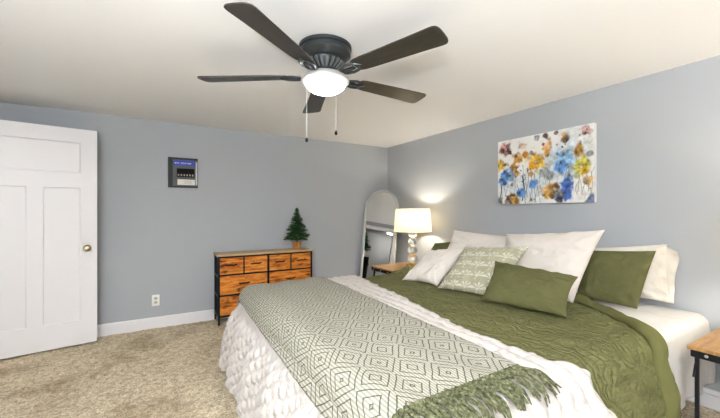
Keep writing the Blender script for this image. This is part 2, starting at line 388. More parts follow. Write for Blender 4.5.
obj('light_fitter', lathe(BM(), [(.066, -.160), (.074, -.166), (.124, -.182), (.143, -.196), (.147, -.210), (.143, -.218), (.124, -.222), (.0, -.216)], 48), 'silver_ring', fan)
prof = [(.122, -.220)] + [(.122*math.cos(t), -.221-.066*math.sin(t)) for t in np.linspace(.08, PI/2, 12)]
bo = obj('glass_bowl', lathe(BM(), prof, 48, cap=False), 'bowl_glass', fan); bo['label'] = 'glowing white glass bowl'
ZB = -.180
for k in range(5):
    a = math.radians(1.7+72*k)
    bl = BM(); pts = []
    x0, x1 = .235, .775
    wf_ = lambda t: .056+.018*t
    out = [(x0, -.045), (x0+.03, -.054)] + [(x0+(x1-x0)*t, -wf_(t)) for t in np.linspace(.12, .92, 6)]
    tip = []
    for t in np.linspace(-PI/2, PI/2, 11):
        c_, s_ = math.cos(t), math.sin(t); tip.append((x1-.045+.045*abs(c_)**.6, .074*math.copysign(abs(s_)**.6, s_)))
    out = out[:-1] + tip + [(x, -y) for x, y in out[:-1]][::-1]
    prism(bl, out, -.003, .003)
    bmesh.ops.rotate(bl, verts=bl.verts, cent=(0, 0, 0), matrix=Matrix.Rotation(math.radians(-9), 3, 'X'))
    blade = obj('fan_blade', bl, 'blade', fan, True, (0, 0, ZB), (0, 0, a))
    ir = BM(); box(ir, .085, .235, -.012, .012, -.016, -.004, .003)
    for s in (-1, 1):
        tube(ir, [(.12, 0, -.010), (.16, s*.026, -.010), (.20, s*.038, -.008), (.235, s*.034, -.007), (.262, s*.016, -.007), (.275, 0, -.007)], [.007, .009, .009, .009, .007, .005], 6)
    for px, py in ((.245, .03), (.245, -.03), (.275, 0)): lathe(ir, [(.006, -.012), (.006, -.004)], 8, (px, py, 0))
    bmesh.ops.rotate(ir, verts=ir.verts, cent=(0, 0, 0), matrix=Matrix.Rotation(math.radians(-9), 3, 'X'))
    obj('blade_iron', ir, 'gunmetal', blade)
for px, py, ln in ((-.138, -.046, .37), (-.003, -.150, .335)):
    v = Vector((px, py)); q = v
    b = BM()
    tube(b, [(q.x, q.y, -.200), (q.x, q.y, -.205-ln)], .0009, 6)
    for i in range(int(ln/.012)): lathe(b, [(.0002, -.002), (.0016, 0), (.0002, .002)], 6, (q.x, q.y, -.205-i*.012))
    ch = obj('pull_chain', b, 'chrome', fan)
    obj('pull_knob', lathe(BM(), [(.0, -.014), (.007, -.010), (.009, 0), (.006, .008), (.003, .014), (0, .016)], 12, (q.x, q.y, -.205-ln-.012)), 'black_metal', ch)

# ------------------------------------------------------------------ things on the back wall
pn = empty('electrical_panel', (.098, BY, 1.535)); tag(pn, 'small grey electrical breaker box with a blue label on the back wall', 'breaker box')
PW, PH = .298, .335
obj('enclosure', box(BM(), 0, PW, -.022, 0, 0, PH, .003), 'grey_metal', pn, False)
b = BM(); box(b, 0, .045, -.030, -.022, .0, PH, .002); box(b, .045, PW, -.027, -.022, PH-.022, PH, .002); box(b, .045, PW, -.027, -.022, 0, .018, .002)
obj('cover_rim', b, 'dark_grey', pn, False)
obj('latch_strip', box(BM(), PW-.022, PW-.006, -.030, -.022, .03, PH-.04, .003), 'steel', pn)
bl = obj('blue_label', box(BM(), .058, PW-.03, -.0255, -.022, .245, .305), 'blue_label', pn, False); bl['label'] = 'blue label strip with white lettering'
b = BM(); x = .066
strokes = [(0, 0, .002, .018), (.0045, 0, .002, .018), (0, .008, .006, .0025), (0, .0155, .006, .0025)]
for word in (4, 9):                      # two words of lettering too small to make out
    for i in range(word):
        for sx_, sz, sw, sh in random.sample(strokes, 3): box(b, x+sx_, x+sx_+sw, -.0268, -.0255, .264+sz, .264+sz+sh)
        x += .0118
    x += .014
obj('lettering', b, 'white_ink', bl, False)
obj('breaker_bay', box(BM(), .085, PW-.035, -.0245, -.022, .118, .215), 'breaker', pn, False)
for i in range(6):
    br = obj('breaker', box(BM(), .089+i*.0285, .089+i*.0285+.0265, -.034, -.0245, .122, .185, .002), 'breaker', pn, False)
    obj('breaker_toggle', box(BM(), .096+i*.0285, .096+i*.0285+.012, -.040, -.034, .130, .150, .002), 'toggle', br, False)
lc = obj('label_card', box(BM(), .092, PW-.03, -.0245, -.022, .030, .092), 'label_card', pn, False)
b = BM()
for i in range(4): box(b, .15+.012*(i % 2), .235, -.0252, -.0245, .042+i*.011, .045+i*.011)
obj('card_printing', b, 'card_print', lc, False)

ot = empty('wall_outlet', (-.019, BY, .295)); tag(ot, 'ivory electrical outlet low on the back wall above the baseboard', 'outlet')
obj('cover_plate', box(BM(), -.036, .036, -.006, 0, -.06, .06, .003), 'plate', ot)
for s in (-1, 1):
    so = obj('socket', lathe(BM(), [(.017, 0), (.017, .003), (.0, .003)], 20, mtx=Matrix.Translation((0, -.006, s*.022)) @ Matrix.Rotation(PI/2, 4, 'X')), 'socket', ot)
    b = BM(); box(b, -.008, -.005, -.0096, -.009, s*.022-.002, s*.022+.008); box(b, .005, .008, -.0096, -.009, s*.022-.002, s*.022+.008); obj('slots', b, 'breaker', so, False)
obj('screw', lathe(BM(), [(.003, 0), (.003, .0015), (0, .002)], 10, mtx=Matrix.Translation((0, -.006, 0)) @ Matrix.Rotation(PI/2, 4, 'X')), 'chrome', ot)

# ------------------------------------------------------------------ painting
def painting():
    y0, y1, z0, z1 = 1.395, 2.302, 1.34, 1.985
    nu, nv = 330, 232
    u = np.linspace(0, 1, nu); v = np.linspace(0, 1, nv); U, V = np.meshgrid(u, v, indexing='ij')   # u: left to right as seen, v up
    C = np.ones((nu, nv, 3))*np.array([.80, .785, .75])
    C *= (1+.06*fbm(U*7, V*5, 3))[..., None]
    A = 1.43
    def blend(mask, col):
        nonlocal C
        C = C*(1-mask[..., None]) + np.array(col)*mask[..., None]
    def blob(cx, cy, r, col, al=.9, sq=1, rough=.5, edge=.25, seed=0, petals=0):
        dx = (U-cx)*A; dy = (V-cy)*sq; th = np.arctan2(dy, dx); rr = np.hypot(dx, dy)/r
        rr = rr*(1 + rough*fbm(U*14+seed*7.3, V*10+seed*3.1, 3))
        if petals: rr = rr*(1+.10*np.cos(petals*th+seed)+.22*fbm(U*30+seed, V*22, 2))
        mk = (1-smooth(1-edge*1.6, 1+edge*1.6, rr))*np.clip(.95+.9*fbm(U*16+seed, V*12, 3), 0, 1)
        tone = .80+1.2*fbm(U*26+seed, V*18+seed*2, 3)+(.18*np.cos(th*9+seed) if petals else 0)
        nonlocal C
        cc = np.clip(np.array(col)*tone[..., None], 0, 1); C = C*(1-al*mk[..., None]) + cc*al*mk[..., None]
    def stem(x0, y0_, x1, y1_, wd=.004, col=(.06, .06, .05), bend=.03, al=.8):
        t = np.clip(((U-x0)*(x1-x0)*A*A+(V-y0_)*(y1_-y0_))/max(1e-6, ((x1-x0)*A)**2+(y1_-y0_)**2), 0, 1)
        px = x0+t*(x1-x0)+bend*np.sin(t*PI); py = y0_+t*(y1_-y0_)
        blend(al*(1-smooth(wd*.5, wd*1.3, np.hypot((U-px)*A, V-py))), col)
    PB, DB, NB = (.40, .58, .72), (.10, .25, .56), (.05, .13, .45)
    YE, OC, OR, BRN, PK, OL = (.70, .44, .04), (.58, .30, .05), (.66, .28, .03), (.16, .075, .02), (.52, .24, .22), (.50, .47, .07)
    GR = (.22, .24, .24)
    # washes
    for i, (cx, cy, r, c_, al) in enumerate([(.35, .22, .22, PB, .45), (.60, .50, .18, PB, .45), (.76, .55, .22, PB, .75), (.88, .78, .20, (.62, .68, .66), .6), (.12, .30, .16, PB, .4), (.50, .15, .16, (.66, .70, .68), .5), (.90, .12, .14, (.62, .62, .55), .4)]):
        blob(cx, cy, r, c_, al, 1, .7, .5, i+1)
    # stems
    rs = random.Random(4)
    for i in range(46):
        x = rs.uniform(.03, .98); yb = rs.uniform(0, .15); yt = yb+rs.uniform(.15, .5)
        stem(x, yb, x+rs.uniform(-.06, .06), yt, rs.uniform(.0032, .0075), rs.choice([(.07, .06, .05), (.16, .17, .14), (.30, .20, .08), (.2, .28, .36)]), rs.uniform(-.03, .03), .7)
    for k in ((.30, .33, .36, .52), (.36, .52, .44, .70), (.33, .42, .28, .50), (.62, .36, .50, .46), (.62, .36, .55, .50), (.60, .36, .66, .52), (.03, .1, .02, .4), (.30, .05, .30, .42)): stem(*k, .011, (.04, .04, .04), .02, .95)
    # flowers
    fl = [(.10, .86, .075, PK, 5), (.055, .84, .03, BRN, 0), (.15, .80, .035, BRN, 4), (.285, .87, .045, OC, 4), (.245, .70, .06, OC, 5), (.33, .73, .04, OR, 4), (.02, .62, .07, YE, 3), (.455, .60, .10, YE, 6), (.49, .62, .06, OC, 4), (.41, .56, .05, OR, 4),
          (.20, .55, .055, OC, 5), (.22, .47, .045, OC, 4), (.40, .43, .04, OC, 4), (.10, .44, .085, DB, 6), (.06, .36, .06, DB, 5), (.16, .40, .05, (.2, .38, .6), 5), (.42, .28, .045, DB, 4), (.275, .17, .045, DB, 0), (.19, .05, .085, BRN, 4), (.22, .04, .05, OC, 4),
          (.55, .98-.02, .04, BRN, 3), (.46, .945, .035, GR, 4), (.66, .965, .03, BRN, 0), (.745, .86, .045, BRN, 4), (.73, .93, .03, OC, 4), (.56, .80, .05, OR, 5), (.57, .70, .03, OC, 4), (.40, .75, .018, GR, 0), (.53, .84, .014, BRN, 0), (.67, .80, .014, GR, 0), (.72, .76, .012, BRN, 0),
          (.75, .60, .085, (.25, .45, .68), 5), (.72, .48, .06, DB, 5), (.76, .22, .085, NB, 6), (.76, .12, .07, NB, 5), (.78, .33, .05, DB, 5), (.89, .47, .085, OL, 6), (.92, .42, .05, YE, 4), (.86, .68, .05, OC, 0), (.93, .93, .045, PK, 4), (.97, .62, .04, GR, 0),
          (.60, .20, .07, OC, 5), (.66, .22, .06, BRN, 5), (.57, .12, .05, OC, 4), (.63, .10, .045, BRN, 4), (.68, .10, .06, GR, 5), (.69, .05, .05, (.08, .1, .16), 5), (.94, .28, .06, OC, 4), (.98, .04, .05, (.12, .16, .25), 4), (.18, .30, .025, BRN, 0), (.40, .05, .015, BRN, 0), (.44, .06, .012, GR, 0), (.02, .06, .05, GR, 4), (.55, .42, .055, GR, 6), (.60, .39, .05, GR, 5)]
    for i, (cx, cy, r, c_, pt) in enumerate(fl): blob(cx, cy, r*1.22, c_, .97, 1.0, .75, .17, i+11, pt)
    for cx, cy, r in ((.455, .60, .022), (.94, .28, .03), (.10, .86, .02), (.89, .47, .018), (.64, .19, .02)): blob(cx, cy, r, (.75, .68, .5), .7, 1, .5, .4, 5)
    for i in range(60):
        blob(rs.uniform(.02, .98), rs.uniform(.02, .98), rs.uniform(.005, .012), rs.choice([BRN, GR, OC, DB]), .8, 1, .4, .3, i)
    C = np.clip(C, 0.01, .86)
    Pm = np.stack([np.full_like(U, RX-.040), y1+(y0-y1)*U, z0+(z1-z0)*V], -1)
    root = empty('canvas_painting', (RX, (y0+y1)/2, z0)); tag(root, 'frameless canvas painting of loose blue and ochre watercolour flowers above the bed', 'painting')
    off = np.array([RX, (y0+y1)/2, z0])
    link('painted_face', grid_mesh('painted_face', Pm-off, colr=C), 'canvas_paint', root, False)
    obj('canvas_frame', box(BM(), -.0395, -.004, -(y1-y0)/2, (y1-y0)/2, 0, z1-z0, .001), 'canvas_edge', root, False)
painting()

# ------------------------------------------------------------------ dresser
def dresser():
    x0, x1, yf, yb, zt = .572, 1.69, 4.03, 4.315, .785
    W = x1-x0; D = yb-yf
    r = empty('dresser', (x0, yf, 0)); tag(r, 'low rustic wood dresser with a black metal frame against the back wall', 'dresser')
    obj('top_board', box(BM(), -.012, W+.012, -.012, D, zt-.020, zt, .003), 'top_wood', r, False)
    b = BM(); s = .020
    for x in (0, W-s):
        for y in (0, D-s): box(b, x, x+s, y, y+s, .0, zt-.02)
        for z in (.085, .31, .53, zt-.04): box(b, x, x+s, s, D-s, z, z+s)
    box(b, W/2-.012, W/2+.012, 0, s, .085, zt-.02)
    for z in (.085, .315, .543, zt-.04): box(b, s, W-s, .0, s, z, z+.018)
    box(b, s, W-s, D-s, D, .085, .105); box(b, s, W-s, D-s, D, zt-.04, zt-.02)
    box(b, W*.25-.006, W*.25+.006, 0, s, .561, zt-.04); box(b, W*.75-.006, W*.75+.006, 0, s, .561, zt-.04)
    obj('frame', b, 'black_metal', r, False)
    b = BM(); box(b, .006, .010, s, D-s, .10, zt-.03); box(b, W-.010, W-.006, s, D-s, .10, zt-.03); box(b, s, W-s, D-.012, D-.008, .10, zt-.03)
    obj('fabric_side', b, 'black_fabric', r, False)
    rows = [(.561, zt-.042, [(s+.002, W*.25-.008), (W*.25+.008, W/2-.014), (W/2+.014, W*.75-.008), (W*.75+.008, W-s-.002)]),
            (.335, .541, [(s+.002, W/2-.014), (W/2+.014, W-s-.002)]), (.105, .313, [(s+.002, W/2-.014), (W/2+.014, W-s-.002)])]
    for z0, z1, xs in rows:
        for a, c_ in xs:
            dr = obj('drawer', box(BM(), a, c_, .001, D-.03, z0, z1, .003), 'rustic_wood', r, False)
            mx_, mz = (a+c_)/2, (z0+z1)/2+.012; hw = min(.06, (c_-a)*.26)
            obj('drawer_pull', tube(BM(), [(mx_-hw, .0, mz), (mx_-hw*.85, -.014, mz-.004), (mx_-hw*.3, -.020, mz+.001), (mx_+hw*.4, -.020, mz-.002), (mx_+hw*.85, -.014, mz+.004), (mx_+hw, .0, mz+.003)], [.006, .008, .009, .009, .008, .006], 8), 'pull_wood', dr)
dresser()

# ------------------------------------------------------------------ potted mini tree
def mini_tree():
    r = empty('potted_tree', (1.535, 4.16, .785)); tag(r, 'miniature evergreen christmas tree in a wooden pot on the dresser', 'tree')
    obj('pot', lathe(BM(), [(.044, 0), (.050, .004), (.058, .085), (.060, .092), (.055, .094), (.050, .080), (.0, .078)], 28), 'pot', r)
    obj('trunk', tube(BM(), [(0, 0, .07), (.003, 0, .25), (0, .002, .50)], [.009, .006, .003], 8), 'bark', r)
    rs = random.Random(5); V = []; F = []; VF = []; FF = []
    def needle(V, F, p, d, ln, wd):
        s = d.cross(Vector((rs.uniform(-1, 1), rs.uniform(-1, 1), rs.uniform(-1, 1)))).normalized()*wd; k = d.cross(s).normalized()*wd
        i = len(V); V += [p+s, p-s*.5+k*.86, p-s*.5-k*.86, p+d*ln]; F += [(i, i+1, i+3), (i+1, i+2, i+3), (i+2, i, i+3)]
    for lev in range(15):
        t = lev/14; z = .125+.385*t; R = (.145*(1-t)**.85+.012)*rs.uniform(.9, 1.1); nb = max(4, int(12*(1-t)+3))
        for bi in range(nb):
            a = 2*PI*bi/nb+lev*1.3+rs.uniform(-.2, .2); rr = R*rs.uniform(.75, 1.1)
            d = Vector((math.cos(a), math.sin(a), rs.uniform(.05, .35)+t*.8)).normalized()
            n = max(5, int(rr/.0065))
            for k in range(n):
                p = Vector((0, 0, z))+d*rr*(k+.5)/n - Vector((0, 0, .025*(k/n)**2))
                for q in range(6):
                    o_ = Vector((rs.gauss(0, 1), rs.gauss(0, 1), rs.gauss(0, 1)+.2)).normalized(); dd_ = (d*.7+o_).normalized()
                    (needle(VF, FF, p, dd_, .02, .0022) if (k == n-1 and rs.random() < .16) else needle(V, F, p, dd_, rs.uniform(.018, .030), .0022))
    me = bpy.data.meshes.new('foliage'); me.from_pydata(V, [], F); o = link('foliage', me, 'needles', r, False)
    me = bpy.data.meshes.new('pale_tips'); me.from_pydata(VF, [], FF); o = link('pale_tips', me, 'frost', r, False); o['kind'] = 'stuff'; o['label'] = 'pale frosted tips'
mini_tree()

# ------------------------------------------------------------------ floor mirror
def mirror():
    a = math.radians(32); tl = math.radians(9.5)
    n = np.array([-math.cos(a), -math.sin(a)]); u = np.array([-math.sin(a)*1, math.cos(a)])   # u: towards the far left edge
    mid = (np.array([2.85, 3.83])+np.array([2.604, 4.257]))/2; zmid = .93; base = mid + n*zmid*math.tan(tl)
    # local frame: x = right as seen, y = into the wall, z up
    r = empty('floor_mirror', (base[0], base[1], 0)); tag(r, 'tall arched white framed floor mirror leaning in the room corner beside the lamp', 'mirror')
    xv = Vector((-u[0], -u[1], 0)); yv = Vector((-n[0], -n[1], 0)); zv = Vector((0, 0, 1))
    Rm = Matrix((xv, yv, zv)).transposed().to_4x4()
    r.rotation_euler = (Rm @ Matrix.Rotation(-tl, 4, 'X')).to_euler()
    HW, HT = .262, 1.605; fw_ = .036
    def arch(hw, z0, top, n_=28):
        return [(-hw, z0), (hw, z0)] + [(hw*math.cos(t), top-hw+hw*math.sin(t)) for t in np.linspace(0, PI, n_)]
    A, B = arch(HW, 0, HT), arch(HW-fw_, fw_, HT-fw_)
    b = BM(); y0, y1 = -.012, .022; k = len(A)
    rings = [[b.verts.new((x, y1, z)) for x, z in A], [b.verts.new((x, y0+.006, z)) for x, z in A], [b.verts.new((x*.985, y0, .006+z*.992)) for x, z in A], [b.verts.new((x, y0, z)) for x, z in B], [b.verts.new((x, y0+.012, z)) for x, z in B]]
    for p, q in zip(rings, rings[1:]):
        for i in range(k): b.faces.new((p[i], p[(i+1) % k], q[(i+1) % k], q[i]))
    b.faces.new(rings[0]); obj('mirror_frame', b, 'mirror_frame', r)
    b = BM(); f = b.faces.new([b.verts.new((x, -.002, z)) for x, z in B]); obj('mirror_glass', b, 'mirror', r, False)
mirror()

# ------------------------------------------------------------------ nightstands and lamps
def nightstand(y0, y1, label):
    x0, x1, zt = 2.325, 3.03, .58; W = x1-x0; D = y1-y0; s = .022
    s = .016; r = empty('nightstand', (x0, y0, 0)); tag(r, label, 'nightstand', 'wood topped nightstands beside the bed')
    obj('top_board', box(BM(), 0, W, 0, D, zt-.018, zt, .003), 'tan_wood', r, False)
    for x in (.035, W-s-.035):
        for y in (.02, D-s-.02): obj('leg', box(BM(), x, x+s, y, y+s, 0, zt-.018, .001), 'black_metal', r, False)
    b = BM(); s2 = .012
    box(b, .010, .010+s2, s, D-s, zt-.055, zt-.018); box(b, W-.022, W-.010, s, D-s, zt-.055, zt-.018)
    box(b, s, W-s, .010, .010+s2, zt-.055, zt-.018); box(b, s, W-s, D-.022, D-.010, zt-.055, zt-.018)
    obj('apron_rail', b, 'black_metal', r, False)
    for i in range(4): obj('rivet', lathe(BM(), [(.008, 0), (.007, .003), (0, .004)], 10, mtx=Matrix.Translation((.010, .07+i*(D-.14)/3, zt-.036)) @ Matrix.Rotation(-PI/2, 4, 'Y')), 'steel', r)
    for sx_, sy in ((1, 1), (1, -1)):
        yy = .02 if sy > 0 else D-.02
        obj('corner_bracket', tube(BM(), [(.02, yy, zt-.16), (.05, yy, zt-.10), (.12, yy, zt-.055)], .005, 6), 'black_metal', r)
    return r
nightstand(3.065, 3.655, 'black framed nightstand with a tan wood top under the lamp in the corner')
nightstand(.02, .640, 'black framed nightstand with a tan wood top at the right edge beside the bed')

def table_lamp(x, y, label):
    r = empty('table_lamp', (x, y, .58)); tag(r, label, 'lamp', 'bedside lamps with drum shades')
    obj('lamp_base', lathe(BM(), [(.080, 0), (.084, .004), (.084, .018), (.070, .026), (.050, .030), (.034, .040), (.0, .040)], 32), 'gold', r)
    z = .040
    for i, rb in enumerate((.066, .062, .058, .054)):
        hgt = rb*1.72; prof = [(rb*math.cos(t), z+hgt/2+hgt/2*math.sin(t)) for t in np.linspace(-1.22, 1.22, 14)]
        obj('glass_ball', lathe(BM(), prof, 28), 'lamp_glass', r); z += hgt*.94+.003
        obj('gold_collar', lathe(BM(), [(.016, z-.004), (.022, z-.001), (.022, z+.003), (.016, z+.006)], 20), 'gold', r); z += .003
    obj('stem', lathe(BM(), [(.006, z), (.006, .70), (.012, .71), (.012, .725), (0, .735)], 14), 'gold', r)
    sh = BM(); z0, z1, r0, r1 = .435, .720, .235, .212
    sg = 56; t = .002
    lathe(sh, [(r0, z0), (r1, z1), (r1-t, z1), (r0-t, z0), (r0, z0)], sg, cap=False)
    obj('lamp_shade', sh, 'shade_cloth', r)
    b = BM()
    for k in range(3):
        a = 2*PI*k/3; tube(b, [(0, 0, .700), (r1*.98*math.cos(a), r1*.98*math.sin(a), .712)], .002, 5)
    obj('shade_spider', b, 'gold', r)
    lt = bpy.data.lights.new('lamp_bulb', 'POINT'); lt.energy = LAMP_W; lt.color = (1.0, .92, .78); lt.shadow_soft_size = .035
    lo = bpy.data.objects.new('lamp_bulb', lt); COL.objects.link(lo); lo.parent = r; lo.location = (.022, .0, .585)
table_lamp(2.755, 3.335, 'glass ball table lamp with a lit cream drum shade in the far corner')
table_lamp(2.70, .265, 'glass ball table lamp on the nightstand at the right edge of the bed')

# hall light added out of view to brighten the hall in the mirror
r = empty('added_hall_light', (LX-T-.55, DY0-.05, HC)); tag(r, 'small round ceiling light added in the unseen hall to brighten its reflection', 'ceiling light')
obj('light_pan', lathe(BM(), [(.14, 0), (.14, -.02), (.12, -.03), (0, -.03)], 32), 'silver_ring', r)
hm = mat('hall_fill_glow', (1, 1, 1), .4); P(hm).inputs['Emission Color'].default_value = (1, .93, .82, 1); P(hm).inputs['Emission Strength'].default_value = 40; M['hall_fill_glow'] = hm
obj('glass_dome', lathe(BM(), [(.12, -.03), (.11, -.055), (.07, -.08), (0, -.09)], 32), 'hall_fill_glow', r)

# uplighter added behind the camera, unseen, to brighten ceiling and room
r = empty('added_uplighter', (-.95, -.85, 0)); tag(r, 'slim black uplighter added out of view to brighten the ceiling', 'lamp')
obj('lamp_foot', lathe(BM(), [(.14, 0), (.14, .012), (.03, .025), (0, .03)], 32), 'black_metal', r)
obj('pole', lathe(BM(), [(.011, .02), (.011, 1.16)], 12), 'black_metal', r)
obj('uplight_bowl', lathe(BM(), [(.02, 1.14), (.08, 1.17), (.15, 1.24), (.17, 1.30), (.165, 1.30), (.145, 1.245), (.075, 1.18), (.0, 1.16)], 32, cap=False), 'black_metal', r)
lt = bpy.data.lights.new('added_uplight', 'AREA'); lt.shape = 'DISK'; lt.size = .26; lt.energy = UPLIGHT_FILL_W; lt.color = (.94, .965, 1.0)
lo = bpy.data.objects.new('added_uplight', lt); COL.objects.link(lo); lo.parent = r; lo.location = (0, 0, 1.27); lo.rotation_euler = (PI, 0, 0)

# ------------------------------------------------------------------ bed
BX0, BX1, BY0, BY1 = .60, 3.04, .74, 2.905      # mattress plan
def drape(u, v, z, x0, x1, y0, y1, r=.09, flare=.0, flen=.15):
    """cloth point with flat coordinates (u,v), lying at height z on the bed and bending over its edges"""
    y1 = y1 - .075*(1-smooth(.6, 1.7, u))
    cx = np.clip(u, x0+r, None) if x1 is None else np.clip(u, x0+r, x1-r); cy = np.clip(v, y0+r, y1-r)
    dx, dy = u-cx, v-cy; d = np.hypot(dx, dy); dd = np.maximum(d, 1e-9); nx, ny = dx/dd, dy/dd
    th = np.clip(d/r, 0, PI/2); s = np.maximum(d-r*PI/2, 0)
    h = r*np.sin(th)+flare*(1-np.exp(-s/flen)); zz = z-r*(1-np.cos(th))-s
    return np.stack([cx+nx*h, cy+ny*h, np.maximum(zz, .015+.004*s)], -1), s

bed = empty('bed', (BX0, (BY0+BY1)/2, 0)); tag(bed, 'large bed with the white mattress pushed to the right wall under its bedding', 'bed')
bo_ = Vector(bed.location)
def bedpart(name, bm, mt, **k):
    bmesh.ops.translate(bm, verts=bm.verts, vec=-bo_); return obj(name, bm, mt, bed, **k)
b = box(BM(), BX0, BX1, BY0, BY1-.08, .29, .575, .07, 4); bedpart('mattress', b, 'mattress_cloth')
b = box(BM(), BX0+.02, BX1, BY0+.02, BY1-.10, .16, .29, .01, 2); bedpart('box_spring', b, 'black_fabric')
for x in (BX0+.1, (BX0+BX1)/2, BX1-.1):
    for y in (BY0+.12, BY1-.2): bedpart('leg', box(BM(), x-.025, x+.025, y-.025, y+.025, 0, .16, .003), 'black_metal')

def cloth(name, mt, U, V, z, rect, disp, thick, label, cat, r=.09, flare=.0, flen=.15, uvscale=1.0, after=None):
    Pm, s = drape(U, V, z, *rect, r=r, flare=flare, flen=flen)
    n = grid_normals(Pm)
    if n[n.shape[0]//2, n.shape[1]//2, 2] < 0: n = -n
    Pm = Pm + n*disp(U, V, s)[..., None]
    if after: Pm = after(Pm, U, V, s)
    Pm[..., 2] = np.maximum(Pm[..., 2], .02)
    me = grid_mesh(name, Pm, uv=np.stack([U, V], -1)*uvscale)
    o = link(name, me, mt)
    if label: tag(o, label, cat)
    md = o.modifiers.new('thickness', 'SOLIDIFY'); md.thickness = thick; md.offset = -1
    return o, Pm

# white sheet: over the mattress, hanging on the near side
u = np.linspace(1.5, 3.045, 130); v = np.linspace(BY0-.40, BY1+.25, 260); U, V = np.meshgrid(u, v, indexing='ij')
def sd(U, V, s): 
    k = smooth(0, .15, s); return .004*fbm(U*7, V*7, 3) + k*(.014*np.sin(U*21+3*fbm(U*2, V*1.5, 2))+.008*fbm(U*12, V*3, 2))
sheet, _ = cloth('bed_sheet', 'white_cotton', U[:, ::-1], V[:, ::-1], .592, (BX0, 3.14, BY0-.005, BY1+.005), sd, .004, 'smooth white bed sheet hanging down beside the right nightstand', 'sheet', r=.055, flare=.02)

# green quilt with its turned back border
def xh(v):       # head edge of the quilt for each line across the bed
    return np.interp(v, [.1, .35, .62, .80, .96, 1.25, 1.56, 1.9, 2.3, 2.9, 3.3], [2.16, 2.20, 2.22, 2.30, 2.42, 2.64, 2.80, 2.84, 2.80, 2.72, 2.66])
v = np.linspace(BY1+.38, BY0-.54, 300); s_ = np.linspace(0, 1, 230); S, V = np.meshgrid(s_, v, indexing='ij'); U = 1.15+(xh(V)-1.15)*S
def qd(U, V, s):
    k = smooth(.0, .2, s); e = smooth(0, .15, xh(V)-U)
    rid = 1-np.abs(2*vnoise(U*9+V*3+2*fbm(U*3, V*3, 2), V*4))
    far = smooth(2.45, 2.85, V)*smooth(1.9, 2.3, U)
    return .014*fbm(U*5, V*5, 4) + .014*fbm((U+.5*V)*14, (V-.4*U)*5, 3) + .009*rid*(.6+k) + k*(.020*np.sin(U*17+3.5*fbm(U*2, V*2, 2)+1)) + .012*np.abs(fbm(U*11, V*11, 2))*k + far*(.030+.022*np.sin(V*42+U*9))
quilt, QP = cloth('quilt', 'quilt', U, V, .612, (BX0, None, BY0-.025, BY1+.02), qd, .012, 'crinkled olive green quilt spread over the middle of the bed', 'quilt', r=.11, flare=.055)
# border: the smooth lining folded back as a soft roll along the head edge
v = np.linspace(BY1+.30, BY0-.54, 240); t = np.linspace(0, 1, 30); TT, V = np.meshgrid(t, v, indexing='ij')
wd = .12+.025*fbm(V*3, V*0+2, 2)
U = xh(V)+.008-wd*(TT)
prof = np.sqrt(np.clip(1-np.abs(2*TT-1)**2.4, 0, 1))
bz = .004+.032*prof*(1+.8*fbm(V*6, TT*2, 3)) 
Pm, s = drape(U, V, .624, BX0, None, BY0-.025, BY1+.02, r=.11, flare=.055); n = grid_normals(Pm)
n = -n if n[15, 120, 2] < 0 else n
Pm = Pm + n*(bz+.007*fbm(V*13, U*8, 2)+smooth(0, .2, s)*.020*np.sin(xh(V)*17+1))[..., None]; Pm[..., 2] = np.maximum(Pm[..., 2], .02)
bd = link('turned_back_border', grid_mesh('turned_back_border', Pm, uv=np.stack([U, V], -1)), 'green_lining', quilt); bd['label'] = 'smoother darker folded back edge'
md = bd.modifiers.new('thickness', 'SOLIDIFY'); md.thickness = .010; md.offset = -1

# white chunky blanket over the foot of the bed
def xb(v): return np.interp(v, [.2, .55, .7, .81, 1.1, 1.45, 1.97, 2.5, 2.9, 3.3], [1.45, 1.53, 1.505, 1.41, 1.375, 1.42, 1.52, 1.605, 1.66, 1.66])
v = np.linspace(BY1+.62, BY0-.42, 430); s_ = np.linspace(0, 1, 300); S, V = np.meshgrid(s_, v, indexing='ij'); u0 = BX0-.56
U = u0+(xb(V)+.012*np.sin(V*37)+.008*np.sin(V*71+1)-u0)*S
def bd_(U, V, s):
    k = smooth(0, .15, s)
    row = np.abs(np.sin(V*PI/.052+.5*fbm(U*3, V*3, 2)))**.7; cell = np.sin(U*2*PI/.075+2.6*np.floor(V/.052)+2.0*fbm(U*5, V*5, 2))
    puff = row*(.55+.45*cell)
    edge = smooth(0, .03, xb(V)-U)
    face = smooth(.0, .12, s)
    return edge*(.0045*puff+.012*puff*face+.006*fbm(U*6, V*6, 3)) + (.0055*np.sin((U)*2*PI/.075+5*fbm(U*2, V*4, 2))*(.5+1.2*np.abs(fbm(U*4+5, V*4, 2)))+.010*fbm(U*8, V*20, 3))*(1-.6*face) + k*.016*np.sin(V*16+2*fbm(V*2, U, 2)) - .010*(1-edge)
blanket, _ = cloth('blanket', 'blanket', U, V, .642, (BX0-.03, None, BY0-.045, BY1+.035), bd_, .012, 'chunky white blanket across the foot of the bed, draped down to the carpet', 'blanket', r=.10, flare=.15, flen=.22)

